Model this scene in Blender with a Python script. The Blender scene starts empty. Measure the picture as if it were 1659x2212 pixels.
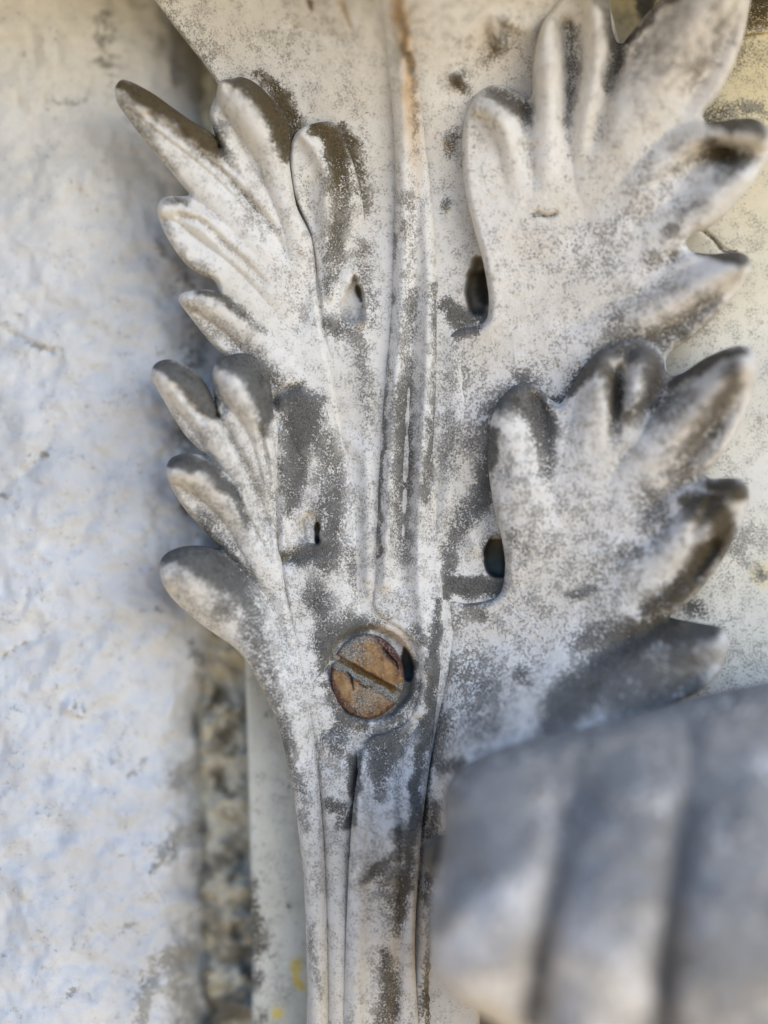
import bpy, math
import numpy as np

# ------------------------------------------------------------------ camera, world, sun, exposure
# the relief was measured on the photograph in units of a tenth of a millimetre
S = 1e-4
D = 2400.0                      # camera stands 24 cm in front of the plate
CU, CV = 829.5, 1106.0
sc = bpy.context.scene
cam_d = bpy.data.cameras.new('camera')
cam = bpy.data.objects.new('camera', cam_d)
sc.collection.objects.link(cam)
sc.camera = cam
cam.location = (0, -D * S, 0)
cam.rotation_euler = (math.radians(90), 0, 0)
cam_d.sensor_fit = 'VERTICAL'
cam_d.sensor_height = 24.0
cam_d.lens = 24.0 * D / 2212.0
cam_d.clip_start = 0.005
cam_d.clip_end = 50.0
cam_d.dof.use_dof = True
cam_d.dof.focus_distance = (D - 12) * S
cam_d.dof.aperture_fstop = 1.15

SUN_EL, SUN_AZ = 9.0, 44.0    # degrees; azimuth from straight behind the camera, negative = left
world = bpy.data.worlds.new('World')
sc.world = world
world.use_nodes = True
wn, wl = world.node_tree.nodes, world.node_tree.links
wn.clear()
wo = wn.new('ShaderNodeOutputWorld')
bg = wn.new('ShaderNodeBackground')
sky = wn.new('ShaderNodeTexSky')
sky.sky_type = 'NISHITA'
sky.sun_disc = False
sky.ozone_density = 6.0
sky.dust_density = 0.3
sky.sun_elevation = math.radians(SUN_EL)
sky.sun_rotation = math.radians(180 - SUN_AZ)
tc = wn.new('ShaderNodeTexCoord')
sep = wn.new('ShaderNodeSeparateXYZ')
mr = wn.new('ShaderNodeMapRange')
mr.inputs[1].default_value = -0.10
mr.inputs[2].default_value = 0.16
mx = wn.new('ShaderNodeMix'); mx.data_type = 'RGBA'
mx.inputs[6].default_value = (2.0, 1.56, 1.0, 1)     # sunlit pale paving in front of the wall
bg.inputs['Strength'].default_value = 0.15
wl.new(tc.outputs['Generated'], sep.inputs[0])
wl.new(sep.outputs['Z'], mr.inputs[0])
wl.new(mr.outputs[0], mx.inputs[0])
wl.new(sky.outputs[0], mx.inputs[7])
wl.new(mx.outputs[2], bg.inputs['Color'])
wl.new(bg.outputs[0], wo.inputs['Surface'])

sun_d = bpy.data.lights.new('sun', 'SUN')
sun_d.energy = 0.66
sun_d.angle = math.radians(55)
sun_d.color = (1.0, 0.905, 0.74)
sun = bpy.data.objects.new('sun', sun_d)
sc.collection.objects.link(sun)
sun.rotation_euler = (math.radians(90 - SUN_EL), 0, math.radians(SUN_AZ))

sc.view_settings.view_transform = 'Standard'
sc.view_settings.look = 'None'
sc.view_settings.gamma = 1.0
sc.view_settings.use_curve_mapping = False
sc.view_settings.exposure = 1.5
sc.render.engine = 'CYCLES'
sc.cycles.use_denoising = True
sc.cycles.max_bounces = 8
sc.cycles.diffuse_bounces = 5

# ------------------------------------------------------------------ numeric helpers
def catmull(pts, n=7, closed=True):
    p = np.array(pts, float)
    m = len(p)
    out = []
    for i in range(m if closed else m - 1):
        if closed:
            a, b, c, d = p[(i-1) % m], p[i], p[(i+1) % m], p[(i+2) % m]
        else:
            a, b, c, d = p[max(i-1, 0)], p[i], p[i+1], p[min(i+2, m-1)]
        t = (np.arange(n) / n)[:, None]
        # centripetal-like damping keeps long/short neighbours from overshooting
        lb = np.linalg.norm((c-b)[:2]) + 1e-6
        t1 = (c-a) * 0.5; t2 = (d-b) * 0.5
        for tt in (t1, t2):
            l = np.linalg.norm(tt[:2])
            if l > lb: tt *= lb / l
        h00 = 2*t**3-3*t**2+1; h10 = t**3-2*t**2+t; h01 = -2*t**3+3*t**2; h11 = t**3-t**2
        out.append(h00*b + h10*t1 + h01*c + h11*t2)
    out = np.concatenate(out)
    if not closed: out = np.vstack([out, p[-1]])
    return out

def seg_dist(P, line):
    """distance from points to an open polyline, with the attributes (columns 2..) interpolated"""
    best = np.full(len(P), 1e9); att = np.zeros((len(P), line.shape[1]-2))
    for a, b in zip(line[:-1], line[1:]):
        ab = b[:2]-a[:2]; L = ab @ ab + 1e-9
        t = np.clip(((P[:, 0]-a[0])*ab[0] + (P[:, 1]-a[1])*ab[1]) / L, 0, 1)
        dx = P[:, 0]-a[0]-t*ab[0]; dy = P[:, 1]-a[1]-t*ab[1]
        d = dx*dx + dy*dy
        k = d < best
        best[k] = d[k]
        att[k] = a[2:] + t[k][:, None]*(b[2:]-a[2:])
    return np.sqrt(best), att

def near(P, line, pad):
    lo = line[:, :2].min(0)-pad; hi = line[:, :2].max(0)+pad
    return np.where((P[:, 0] > lo[0]) & (P[:, 0] < hi[0]) & (P[:, 1] > lo[1]) & (P[:, 1] < hi[1]))[0]

def sdf(P, poly, maxd=None):
    """signed distance, negative inside"""
    d2 = np.full(len(P), 1e12); ins = np.zeros(len(P), bool)
    x, y = P[:, 0], P[:, 1]
    n = len(poly)
    for i in range(n):
        a, b = poly[i], poly[(i+1) % n]
        ab = b-a; L = ab @ ab + 1e-9
        px = x-a[0]; py = y-a[1]
        t = np.clip((px*ab[0] + py*ab[1]) / L, 0, 1)
        dx = px-t*ab[0]; dy = py-t*ab[1]
        np.minimum(d2, dx*dx+dy*dy, out=d2)
        if (a[1] > b[1]) != (a[1] < b[1]) or a[1] != b[1]:
            c = ((a[1] <= y) & (b[1] > y)) | ((b[1] <= y) & (a[1] > y))
            xi = a[0] + (y-a[1]) * ab[0] / (ab[1] if abs(ab[1]) > 1e-12 else 1e-12)
            ins ^= c & (x < xi)
    d = np.sqrt(d2)
    return np.where(ins, -d, d)

def smooth(a, b, x):
    t = np.clip((x-a)/(b-a), 0, 1)
    return t*t*(3-2*t)

def tps(ctrl, P):
    c = np.array(ctrl, float); n = len(c)
    sc_ = 400.0
    X = c[:, :2]/sc_
    def U(r2): return 0.5*r2*np.log(r2+1e-12)
    K = U(((X[:, None]-X[None])**2).sum(2)) + np.eye(n)*0.02
    Q = np.hstack([np.ones((n, 1)), X])
    A = np.zeros((n+3, n+3)); A[:n, :n] = K; A[:n, n:] = Q; A[n:, :n] = Q.T
    w = np.linalg.solve(A, np.concatenate([c[:, 2], np.zeros(3)]))
    R = P/sc_
    out = w[n] + R @ w[n+1:]
    for i in range(n):
        out += w[i]*U(((R-X[i])**2).sum(1))
    return out

def vnoise(P, size, seed, sy=None):
    rng = np.random.RandomState(seed)
    g = rng.rand(128, 128)
    x = P[:, 0]/size + 64; y = P[:, 1]/(sy or size) + 64
    xi = np.floor(x).astype(int); yi = np.floor(y).astype(int)
    fx = x-xi; fy = y-yi
    fx = fx*fx*(3-2*fx); fy = fy*fy*(3-2*fy)
    a = g[yi % 128, xi % 128]; b = g[yi % 128, (xi+1) % 128]
    c = g[(yi+1) % 128, xi % 128]; d = g[(yi+1) % 128, (xi+1) % 128]
    return (a*(1-fx)+b*fx)*(1-fy) + (c*(1-fx)+d*fx)*fy - 0.5

def fnoise(P, size, seed, octv=3, sy=None):
    o = 0; amp = 1.0
    for k in range(octv):
        o = o + amp*vnoise(P, size/2**k, seed+k*17, (sy or size)/2**k)
        amp *= 0.55
    return o

def world_pos(P, h):
    f = (D-h)/D*S
    return np.stack([(P[:, 0]-CU)*f, -h*S, (CV-P[:, 1])*f], 1)

# ------------------------------------------------------------------ relief builder
def relief(name, mat, parent=None, outline=None, box=None, step=2.4, base=(), domes=(), ridges=(),
           holes=(), edge=(14, 20), thick=30, dirt_shade=(), stain_light=(), basedirt=0.2, hue=(), lump=(2.0, 60, 3),
           extra=None, smooth_n=7, closed_back=True, dirt_fn=None, veil=0.17, dome_pow=0.7, dome_gain=1.9):
    if outline is not None:
        poly = catmull(outline, smooth_n)
        lo = poly.min(0)-step*2; hi = poly.max(0)+step*2
    else:
        poly = None
        lo = np.array(box[:2], float); hi = np.array(box[2:], float)
    nu = int((hi[0]-lo[0])/step)+2; nv = int((hi[1]-lo[1])/step)+2
    us = lo[0]+np.arange(nu)*step; vs = lo[1]+np.arange(nv)*step
    UU, VV = np.meshgrid(us, vs)
    G = np.stack([UU.ravel(), VV.ravel()], 1)
    if poly is not None:
        sd = sdf(G, poly).reshape(nv, nu)
        inside = sd < 0
        cell = inside[:-1, :-1] | inside[1:, :-1] | inside[:-1, 1:] | inside[1:, 1:]
        gy, gx = np.gradient(sd, step)
        gl = np.sqrt(gx*gx+gy*gy)+1e-6
        mv = (sd > 0) & (sd < step*1.6)
        UU = UU - np.where(mv, sd*gx/gl, 0); VV = VV - np.where(mv, sd*gy/gl, 0)
        sdin = np.maximum(-sd, 0)
    else:
        cell = np.ones((nv-1, nu-1), bool)
        sdin = np.full((nv, nu), 1e3)
    used = np.zeros((nv, nu), bool)
    used[:-1, :-1] |= cell; used[1:, :-1] |= cell; used[:-1, 1:] |= cell; used[1:, 1:] |= cell
    idx = np.full((nv, nu), -1); idx[used] = np.arange(used.sum())
    P = np.stack([UU[used], VV[used]], 1); E = sdin[used]
    h = tps(base, P) if len(base) > 3 else np.full(len(P), float(base[0][2]) if len(base) else 0.0)
    if domes:
        F = np.zeros(len(P))
        for ln in domes:
            if ln[-1][2] <= 8 and len(ln) > 3: ln = ln[:-1] + [(ln[-1][0], ln[-1][1], 0, ln[-1][3])]
            L = catmull(ln, 5, closed=False)
            k = near(P, L, L[:, 3].max())
            d, a = seg_dist(P[k], L)
            q = np.clip(1-(d/a[:, 1])**2, 0, 1)
            F[k] = np.maximum(F[k], a[:, 0]*q**dome_pow)
        h += F*dome_gain
    groove = []
    for ln in ridges:
        L = catmull(ln, 5, closed=False)
        k = near(P, L, L[:, 3].max()*2.6)
        d, a = seg_dist(P[k], L)
        h[k] += 1.8*a[:, 0]*np.exp(-(d/a[:, 1])**2)
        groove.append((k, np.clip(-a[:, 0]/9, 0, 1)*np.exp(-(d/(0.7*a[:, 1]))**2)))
    if lump:
        h += lump[0]*fnoise(P, lump[1], lump[2], 4)
    if extra is not None:
        h += extra(P, E)
    if poly is not None:
        r, drop = edge
        q = np.clip(E/r, 0, 1)
        h -= 1.25*drop*(1-np.sqrt(np.clip(1-(1-q)**2, 0, 1)))
    for (hp, depth, soft) in holes:
        hpoly = catmull(hp, 6)
        k = near(P, hpoly, soft*2)
        s = sdf(P[k], hpoly) + 5*fnoise(P[k], 18, 61, 2)
        h[k] -= depth*smooth(soft*0.25, -soft, s)
    # masks: R grime plus hole shade, G rust / yellow stains plus warm light, B brown hue
    M = np.zeros((len(P), 4)); M[:, 0] = basedirt; M[:, 3] = 1
    wob = fnoise(P, 26, 91, 3)
    wx = np.stack([P[:, 0]+14*fnoise(P, 34, 5, 2), P[:, 1]+14*fnoise(P, 34, 9, 2)], 1)
    for chan, lst in ((0, dirt_shade), (1, stain_light), (2, hue)):
        for ln in lst:
            L = catmull(ln, 4, closed=False) if len(ln) > 1 else np.array([ln[0], ln[0]], float)+np.array([[0, 0, 0, 0], [.1, 0, 0, 0]])
            k = near(P, L, L[:, 2].max()*2.5)
            d, a = seg_dist(wx[k], L)
            v = a[:, 1]*(1-smooth(0.15, 2.0, d/a[:, 0]))
            M[k, chan] = np.maximum(M[k, chan], v + (M[k, chan]*(1-v) if chan == 0 else 0)*0.6*(v > 0))
    M[:, 0] += veil*smooth(650, 1100, P[:, 1])*smooth(2300, 1700, P[:, 1])
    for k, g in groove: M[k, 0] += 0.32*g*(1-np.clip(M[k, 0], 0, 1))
    M[:, 0] += 0.14*wob + 0.26*fnoise(P, 110, 33, 3)
    if dirt_fn is not None: dirt_fn(P, h, M)
    V = world_pos(P, h)
    ci, cj = np.where(cell)
    a = idx[ci, cj]; b = idx[ci+1, cj]; c = idx[ci+1, cj+1]; d = idx[ci, cj+1]
    quads = np.stack([a, b, c, d], 1)
    if thick:
        n0 = len(V)
        # real thickness: back sheet and rim
        hb = h - thick
        Vb = world_pos(P, hb)
        V = np.vstack([V, Vb]); M = np.vstack([M, M])
        if closed_back:
            quads_b = quads[:, ::-1]+n0
        else:
            quads_b = np.zeros((0, 4), int)
        cp = np.pad(cell, 1)
        rim = []
        for (di, dj, p, q) in ((-1, 0, (0, 1), (0, 0)), (1, 0, (1, 0), (1, 1)), (0, -1, (0, 0), (1, 0)), (0, 1, (1, 1), (0, 1))):
            nb = cp[1+ci+di, 1+cj+dj]
            s = ~nb
            e0 = idx[ci[s]+p[0], cj[s]+p[1]]; e1 = idx[ci[s]+q[0], cj[s]+q[1]]
            rim.append(np.stack([e0, e1, e1+n0, e0+n0], 1))
        quads = np.vstack([quads, quads_b]+rim)
        # the 2nd sheet needs only the verts it uses when the back stays open
    me = bpy.data.meshes.new(name)
    me.vertices.add(len(V)); me.vertices.foreach_set('co', V.astype(np.float32).ravel())
    me.loops.add(quads.size); me.loops.foreach_set('vertex_index', quads.astype(np.int32).ravel())
    me.polygons.add(len(quads))
    me.polygons.foreach_set('loop_start', (np.arange(len(quads))*4).astype(np.int32))
    me.polygons.foreach_set('loop_total', np.full(len(quads), 4, np.int32))
    me.polygons.foreach_set('use_smooth', np.ones(len(quads), bool))
    at = me.color_attributes.new('wear', 'FLOAT_COLOR', 'POINT')
    at.data.foreach_set('color', np.clip(M, 0, 1.5).astype(np.float32).ravel())
    me.update(calc_edges=True); me.validate()
    me.materials.append(mat)
    ob = bpy.data.objects.new(name, me)
    sc.collection.objects.link(ob)
    if parent is not None:
        ob.parent = parent
        ob.location = -parent.location
    return ob

# ------------------------------------------------------------------ materials
def paint(name, c0, c1, d_grey=((0.07, 0.069, 0.063), (0.155, 0.15, 0.138)), d_brown=((0.050, 0.037, 0.018), (0.115, 0.088, 0.048)),
          stain_light=(0.42, 0.24, 0.07), fine=4.0, mid=26.0, rough=0.72, bump=0.5, bump_px=3.0, contrast=0.19, spec=0.25):
    m = bpy.data.materials.new(name); m.use_nodes = True
    N, L = m.node_tree.nodes, m.node_tree.links
    N.clear()
    out = N.new('ShaderNodeOutputMaterial'); bs = N.new('ShaderNodeBsdfPrincipled')
    L.new(bs.outputs[0], out.inputs[0])
    co = N.new('ShaderNodeTexCoord').outputs['Object']
    at = N.new('ShaderNodeAttribute'); at.attribute_name = 'wear'
    sp = N.new('ShaderNodeSeparateColor'); L.new(at.outputs['Color'], sp.inputs[0])
    def noise(px, detail=3, r=0.6, stretch=None, off=0):
        n = N.new('ShaderNodeTexNoise'); n.inputs['Scale'].default_value = 1/(px*S)
        n.inputs['Detail'].default_value = detail; n.inputs['Roughness'].default_value = r
        mp = N.new('ShaderNodeMapping'); mp.inputs['Location'].default_value = (off, off*.7, off*.3)
        if stretch: mp.inputs['Scale'].default_value = stretch
        L.new(co, mp.inputs[0]); L.new(mp.outputs[0], n.inputs['Vector'])
        return n.outputs['Fac']
    def math_(op, a, b=None, c=None, clamp=False):
        n = N.new('ShaderNodeMath'); n.operation = op; n.use_clamp = clamp
        for i, v in enumerate((a, b, c)):
            if v is None: continue
            if isinstance(v, (int, float)): n.inputs[i].default_value = v
            else: L.new(v, n.inputs[i])
        return n.outputs[0]
    def mix(f, a, b):
        n = N.new('ShaderNodeMix'); n.data_type = 'RGBA'
        if isinstance(f, (int, float)): n.inputs[0].default_value = f
        else: L.new(f, n.inputs[0])
        for i, v in ((6, a), (7, b)):
            if isinstance(v, tuple): n.inputs[i].default_value = (*v, 1)
            else: L.new(v, n.inputs[i])
        return n.outputs[2]
    def rng(x, a, b, lo=0, hi=1):
        n = N.new('ShaderNodeMapRange'); n.interpolation_type = 'SMOOTHSTEP'
        n.inputs[1].default_value = a; n.inputs[2].default_value = b; n.inputs[3].default_value = lo; n.inputs[4].default_value = hi
        L.new(x, n.inputs[0]); return n.outputs[0]
    nf = math_('MULTIPLY_ADD', noise(fine, 3, 0.7), 1.35, -0.175); nm = math_('MULTIPLY_ADD', noise(mid, 6, 0.74, off=.3), 1.9, -0.45); nl = noise(190, 3, 0.55, off=.9)
    grain = noise(2.6, 1, 0.5, off=.5)
    n = math_('ADD', math_('MULTIPLY', nf, 0.64), math_('MULTIPLY', nm, 0.36))
    v = math_('ADD', n, math_('MULTIPLY', math_('SUBTRACT', sp.outputs[0], 0.645), 0.31))
    mask = rng(v, 0.5-contrast*.55, 0.5+contrast*.45)
    mask = math_('MULTIPLY', mask, rng(sp.outputs[0], 0.25, 0.85, 0.62, 1.0))
    # thin film of grime under the crisp specks
    film = math_('MULTIPLY', rng(v, 0.34, 0.56), 0.36)
    col = mix(rng(nl, 0.35, 0.65), c0, c1)
    col = mix(math_('MULTIPLY', rng(nm, 0.42, 0.62), 0.22), col, tuple(x*0.80 for x in c0))
    col = mix(math_('MULTIPLY', rng(grain, 0.35, 0.65), 0.10), col, tuple(x*0.7 for x in c0))
    dn = rng(math_('ADD', math_('MULTIPLY', nf, .5), math_('MULTIPLY', grain, .5)), 0.38, 0.62)
    dg = mix(dn, *d_grey); db = mix(dn, *d_brown)
    dirt_shade = mix(sp.outputs[2], dg, db)
    dirt_shade = mix(math_('MULTIPLY', math_('MULTIPLY', rng(nm, 0.52, 0.75), rng(sp.outputs[0], 0.75, 1.1, 1, 0)), 0.6), dirt_shade, tuple(0.55*x for x in c0))
    dirt_shade = mix(math_('MULTIPLY', rng(nm, 0.48, 0.28), 0.5), dirt_shade, tuple(0.5*x for x in d_brown[0]))
    col = mix(math_('MULTIPLY', sp.outputs[1], 0.85), col, mix(nf, stain_light, tuple(min(1, x*1.5) for x in stain_light)))
    col = mix(film, col, mix(0.5, dirt_shade, dg))
    col = mix(mask, col, dirt_shade)
    L.new(col, bs.inputs['Base Color'])
    L.new(rng(mask, 0, 1, rough, 0.92), bs.inputs['Roughness'])
    bs.inputs['Specular IOR Level'].default_value = spec
    bp = N.new('ShaderNodeBump'); bp.inputs['Strength'].default_value = bump; bp.inputs['Distance'].default_value = bump_px*S
    hh = math_('ADD', math_('MULTIPLY', mask, math_('ADD', 0.25, math_('MULTIPLY', grain, 0.9))), math_('MULTIPLY', nm, 1.1))
    hh = math_('ADD', hh, math_('MULTIPLY', nf, 0.45))
    L.new(hh, bp.inputs['Height']); L.new(bp.outputs[0], bs.inputs['Normal'])
    return m

M_leaf = paint('weathered_leaf_paint', (0.66, 0.63, 0.57), (0.72, 0.705, 0.67))
M_right = paint('flaking_leaf_paint', (0.67, 0.63, 0.56), (0.74, 0.72, 0.68), fine=5.5, mid=28, bump=0.65, bump_px=3.6,
                d_grey=((0.085, 0.082, 0.076), (0.18, 0.172, 0.16)))
M_curl = paint('grimy_leaf_tip', (0.72, 0.68, 0.63), (0.77, 0.73, 0.68), d_grey=((0.21, 0.20, 0.185), (0.36, 0.345, 0.32)), fine=15, mid=85, bump=0.7, bump_px=6, contrast=.2)
M_wall = paint('lumpy_masonry_paint', (0.53, 0.54, 0.545), (0.61, 0.62, 0.625), d_grey=((0.20, 0.19, 0.165), (0.34, 0.33, 0.30)), stain_light=(0.60, 0.54, 0.42), fine=12, mid=50, bump=0.4, bump_px=4, contrast=.14)  # cream colour carries the warm light painted on the wall top
M_mortar = paint('crumbled_mortar', (0.52, 0.48, 0.37), (0.62, 0.59, 0.47), d_grey=((0.12, 0.105, 0.08), (0.24, 0.21, 0.155)), fine=36, mid=80, bump=0.9, bump_px=10, contrast=.26)
M_panel = paint('backing_panel_paint', (0.72, 0.69, 0.59), (0.79, 0.76, 0.67), stain_light=(0.62, 0.50, 0.20), fine=5, mid=40, bump=0.3)

def rust_mat():
    m = bpy.data.materials.new('rusted_iron'); m.use_nodes = True
    N, L = m.node_tree.nodes, m.node_tree.links
    bs = N['Principled BSDF']
    co = N.new('ShaderNodeTexCoord').outputs['Object']
    at = N.new('ShaderNodeAttribute'); at.attribute_name = 'wear'
    sp = N.new('ShaderNodeSeparateColor'); L.new(at.outputs['Color'], sp.inputs[0])
    def noise(px, det, off):
        mp = N.new('ShaderNodeMapping'); mp.inputs['Location'].default_value = (off, off, off)
        n = N.new('ShaderNodeTexNoise'); n.inputs['Scale'].default_value = 1/(px*S); n.inputs['Detail'].default_value = det
        n.inputs['Roughness'].default_value = .65
        L.new(co, mp.inputs[0]); L.new(mp.outputs[0], n.inputs['Vector']); return n.outputs['Fac']
    def ramp(x, st):
        r = N.new('ShaderNodeValToRGB'); e = r.color_ramp.elements
        while len(e) < len(st): e.new(.5)
        for k, (p, c) in enumerate(st): e[k].position = p; e[k].color = (*c, 1)
        L.new(x, r.inputs[0]); return r.outputs[0]
    def mix(f, a, b):
        n = N.new('ShaderNodeMix'); n.data_type = 'RGBA'
        L.new(f, n.inputs[0])
        for i, v in ((6, a), (7, b)):
            if isinstance(v, tuple): n.inputs[i].default_value = (*v, 1)
            else: L.new(v, n.inputs[i])
        return n.outputs[2]
    n1 = noise(30, 5, .1); n2 = noise(5, 2, .4)
    base = ramp(n1, [(0.30, (0.08, 0.036, 0.018)), (0.42, (0.20, 0.10, 0.038)), (0.56, (0.32, 0.19, 0.082)), (0.70, (0.42, 0.30, 0.16))])
    def m2(op, a, b):
        n = N.new('ShaderNodeMath'); n.operation = op
        for i, v in enumerate((a, b)):
            if isinstance(v, (int, float)): n.inputs[i].default_value = v
            else: L.new(v, n.inputs[i])
        return n.outputs[0]
    def rg(x, a, b):
        n = N.new('ShaderNodeMapRange'); n.inputs[1].default_value = a; n.inputs[2].default_value = b; L.new(x, n.inputs[0]); return n.outputs[0]
    # R grey grime specks, G deep ochre, B purple-brown flakes
    c = mix(sp.outputs[1], base, (0.12, 0.065, 0.014))
    c = mix(sp.outputs[2], c, ramp(n2, [(0.35, (0.045, 0.020, 0.018)), (0.65, (0.13, 0.065, 0.05))]))
    g = m2('ADD', n2, m2('MULTIPLY', m2('SUBTRACT', sp.outputs[0], 0.5), 0.5))
    c = mix(rg(g, .38, .68), c, ramp(noise(3.2, 2, .8), [(0.36, (0.09, 0.088, 0.08)), (0.5, (0.2, 0.19, 0.165)), (0.66, (0.44, 0.41, 0.33))]))
    L.new(c, bs.inputs['Base Color']); bs.inputs['Roughness'].default_value = 0.85
    bs.inputs['Specular IOR Level'].default_value = 0.2
    bp = N.new('ShaderNodeBump'); bp.inputs['Strength'].default_value = .6; bp.inputs['Distance'].default_value = 4*S
    L.new(m2('ADD', n1, m2('MULTIPLY', n2, .4)), bp.inputs['Height']); L.new(bp.outputs[0], bs.inputs['Normal'])
    return m
M_rust = rust_mat()

def thing(name, label, cat, loc=(0, 0, 0)):
    o = bpy.data.objects.new(name, None); sc.collection.objects.link(o)
    o.location = loc; o.empty_display_size = 0.01
    o['label'] = label; o['category'] = cat
    return o

# ------------------------------------------------------------------ the setting: lumpy painted wall, mortar joint, flat backing
def wall_extra(P, E):
    cx = -45 + 150*smooth(1600, 1150, P[:, 1]) - 135*smooth(460, 200, P[:, 1])
    P = P + np.stack([34*fnoise(P, 170, 13, 4), 0*P[:, 0]], 1)
    q = np.clip((P[:, 0] - cx + 14*fnoise(P, 90, 12, 3) + 150)/620, -1.5, 1.2)
    e = -130*q*np.abs(q)**1.6 - 120*smooth(385, 540, P[:, 0]-cx+16*fnoise(P, 40, 77, 2))
    e += 20*fnoise(P, 110, 71, 2, sy=360) + 17*fnoise(P, 62, 72, 2) + 9*fnoise(P, 32, 73, 2)
    return e + 80 + 110*smooth(300, 3000, P[:, 1])

wall = relief('wall', M_wall, box=(-900, -500, 620, 2800), step=3.4, base=[(0, 0, -150)], thick=0, veil=0, lump=None, extra=wall_extra, basedirt=-0.02, stain_light=[[(100, -500, 260, .45), (140, 0, 260, .40), (200, 400, 160, .2)]],  # wide cream tint at the top: warm light painted into the colour
    ridges=[[(185, 395, 5, 14), (205, 430, 4, 18)], [(150, 1530, 8, 14), (175, 1545, 8, 10)], [(20, 720, -5, 8), (110, 760, -7, 8)], [(0, 1060, -2, 8), (40, 1030, -3, 8), (90, 985, -4, 9), (120, 915, -2, 9)],
            [(0, 1420, -4, 9), (60, 1390, -3, 9), (110, 1370, -2, 8)], [(0, 1320, -3, 9), (40, 1330, -2, 8), (60, 1280, -3, 8)],
            ],
    dirt_shade=[[(235, 40, 22, .5), (225, 100, 30, .42), (240, 180, 22, .42)], [(70, 745, 8, .6), (130, 765, 7, .7)], [(60, 985, 9, .7), (95, 990, 7, .8)],
          [(0, 1070, 7, .8), (12, 1075, 5, .7)], [(0, 1420, 5, .7), (50, 1392, 4, .55), (110, 1370, 3, .4)], [(165, 1525, 14, .75), (180, 1535, 10, .7)],
          [(280, 1690, 10, .6), (320, 1640, 7, .5)], [(195, 415, 16, .35), (205, 450, 10, .35)], [(100, 230, 7, .35), (180, 215, 5, .4), (200, 170, 5, .3)],
          [(380, 1690, 26, .65), (440, 1650, 22, .75), (470, 1720, 26, .8)], [(330, 1890, 14, .7), (380, 1830, 18, .6), (420, 1780, 22, .8)], [(150, 2150, 13, .7), (165, 2140, 8, .6)], [(430, 1560, 26, .7), (455, 1640, 30, .75), (445, 1760, 34, .75), (450, 1900, 34, .75), (440, 2020, 34, .7), (400, 2130, 50, .75), (420, 2212, 60, .85)], [(350, 1840, 20, .6), (390, 1790, 18, .65)],
          [(265, 2010, 12, .55), (285, 1995, 8, .5)], [(300, 2200, 20, .75), (340, 2090, 26, .7), (420, 2060, 30, .8)], [(400, 600, 30, .42), (420, 700, 26, .5), (400, 980, 22, .5)],
          [(390, 1080, 14, .7), (400, 1110, 14, .6)], [(345, 1320, 10, .8), (350, 1325, 8, .7)], [(380, 150, 20, .5), (385, 190, 14, .5)], [(420, 1400, 22, .7), (440, 1480, 20, .6)], [(340, 520, 9, .5), (355, 560, 8, .5)]],
    hue=[[(235, 40, 60, .6), (240, 180, 60, .6)], [(400, 600, 60, .8), (430, 1500, 60, .6)]])
wall['label'] = 'lumpy whitewashed masonry wall with small chips, out of focus along the left'; wall['category'] = 'wall'

def mortar_extra(P, E):
    return 46*fnoise(P, 64, 44, 4)*smooth(900, 1500, P[:, 1]) + 16*fnoise(P, 70, 45, 3) - 90*smooth(455, 400, P[:, 0]+26*fnoise(P, 60, 46, 3))
mortar = relief('mortar_joint', M_mortar, box=(395, -500, 600, 2700), step=3.0, base=[(0, 0, -180)], thick=0, veil=0, lump=None, extra=mortar_extra, basedirt=0.0,
    dirt_shade=[[(470, 1500, 16, .9), (455, 1530, 12, .7)], [(490, 1590, 20, .8), (500, 1620, 12, .6)], [(475, 1690, 26, .95), (500, 1710, 18, .9)],
          [(480, 1860, 22, .95), (440, 1880, 18, .7)], [(505, 1900, 16, .9), (520, 1850, 10, .8)], [(470, 2010, 24, .7)], [(510, 2000, 14, .9), (525, 2100, 16, .9)], [(450, 2190, 60, .95), (500, 2180, 30, .95)],
          [(500, 2080, 30, .6)], [(440, 1790, 20, .7)], [(480, 1450, 60, .25), (490, 1700, 60, .3), (480, 2200, 60, .4)], [(400, 700, 20, .5), (440, 720, 20, .5)], [(450, 165, 12, .5)], [(420, 245, 12, .5)]],
    hue=[[(470, -400, 90, .9), (470, 1600, 90, .8)]])
mortar['label'] = 'crumbling yellowish mortar filling the joint between the lumpy wall and the smooth panel'; mortar['category'] = 'mortar joint'

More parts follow.
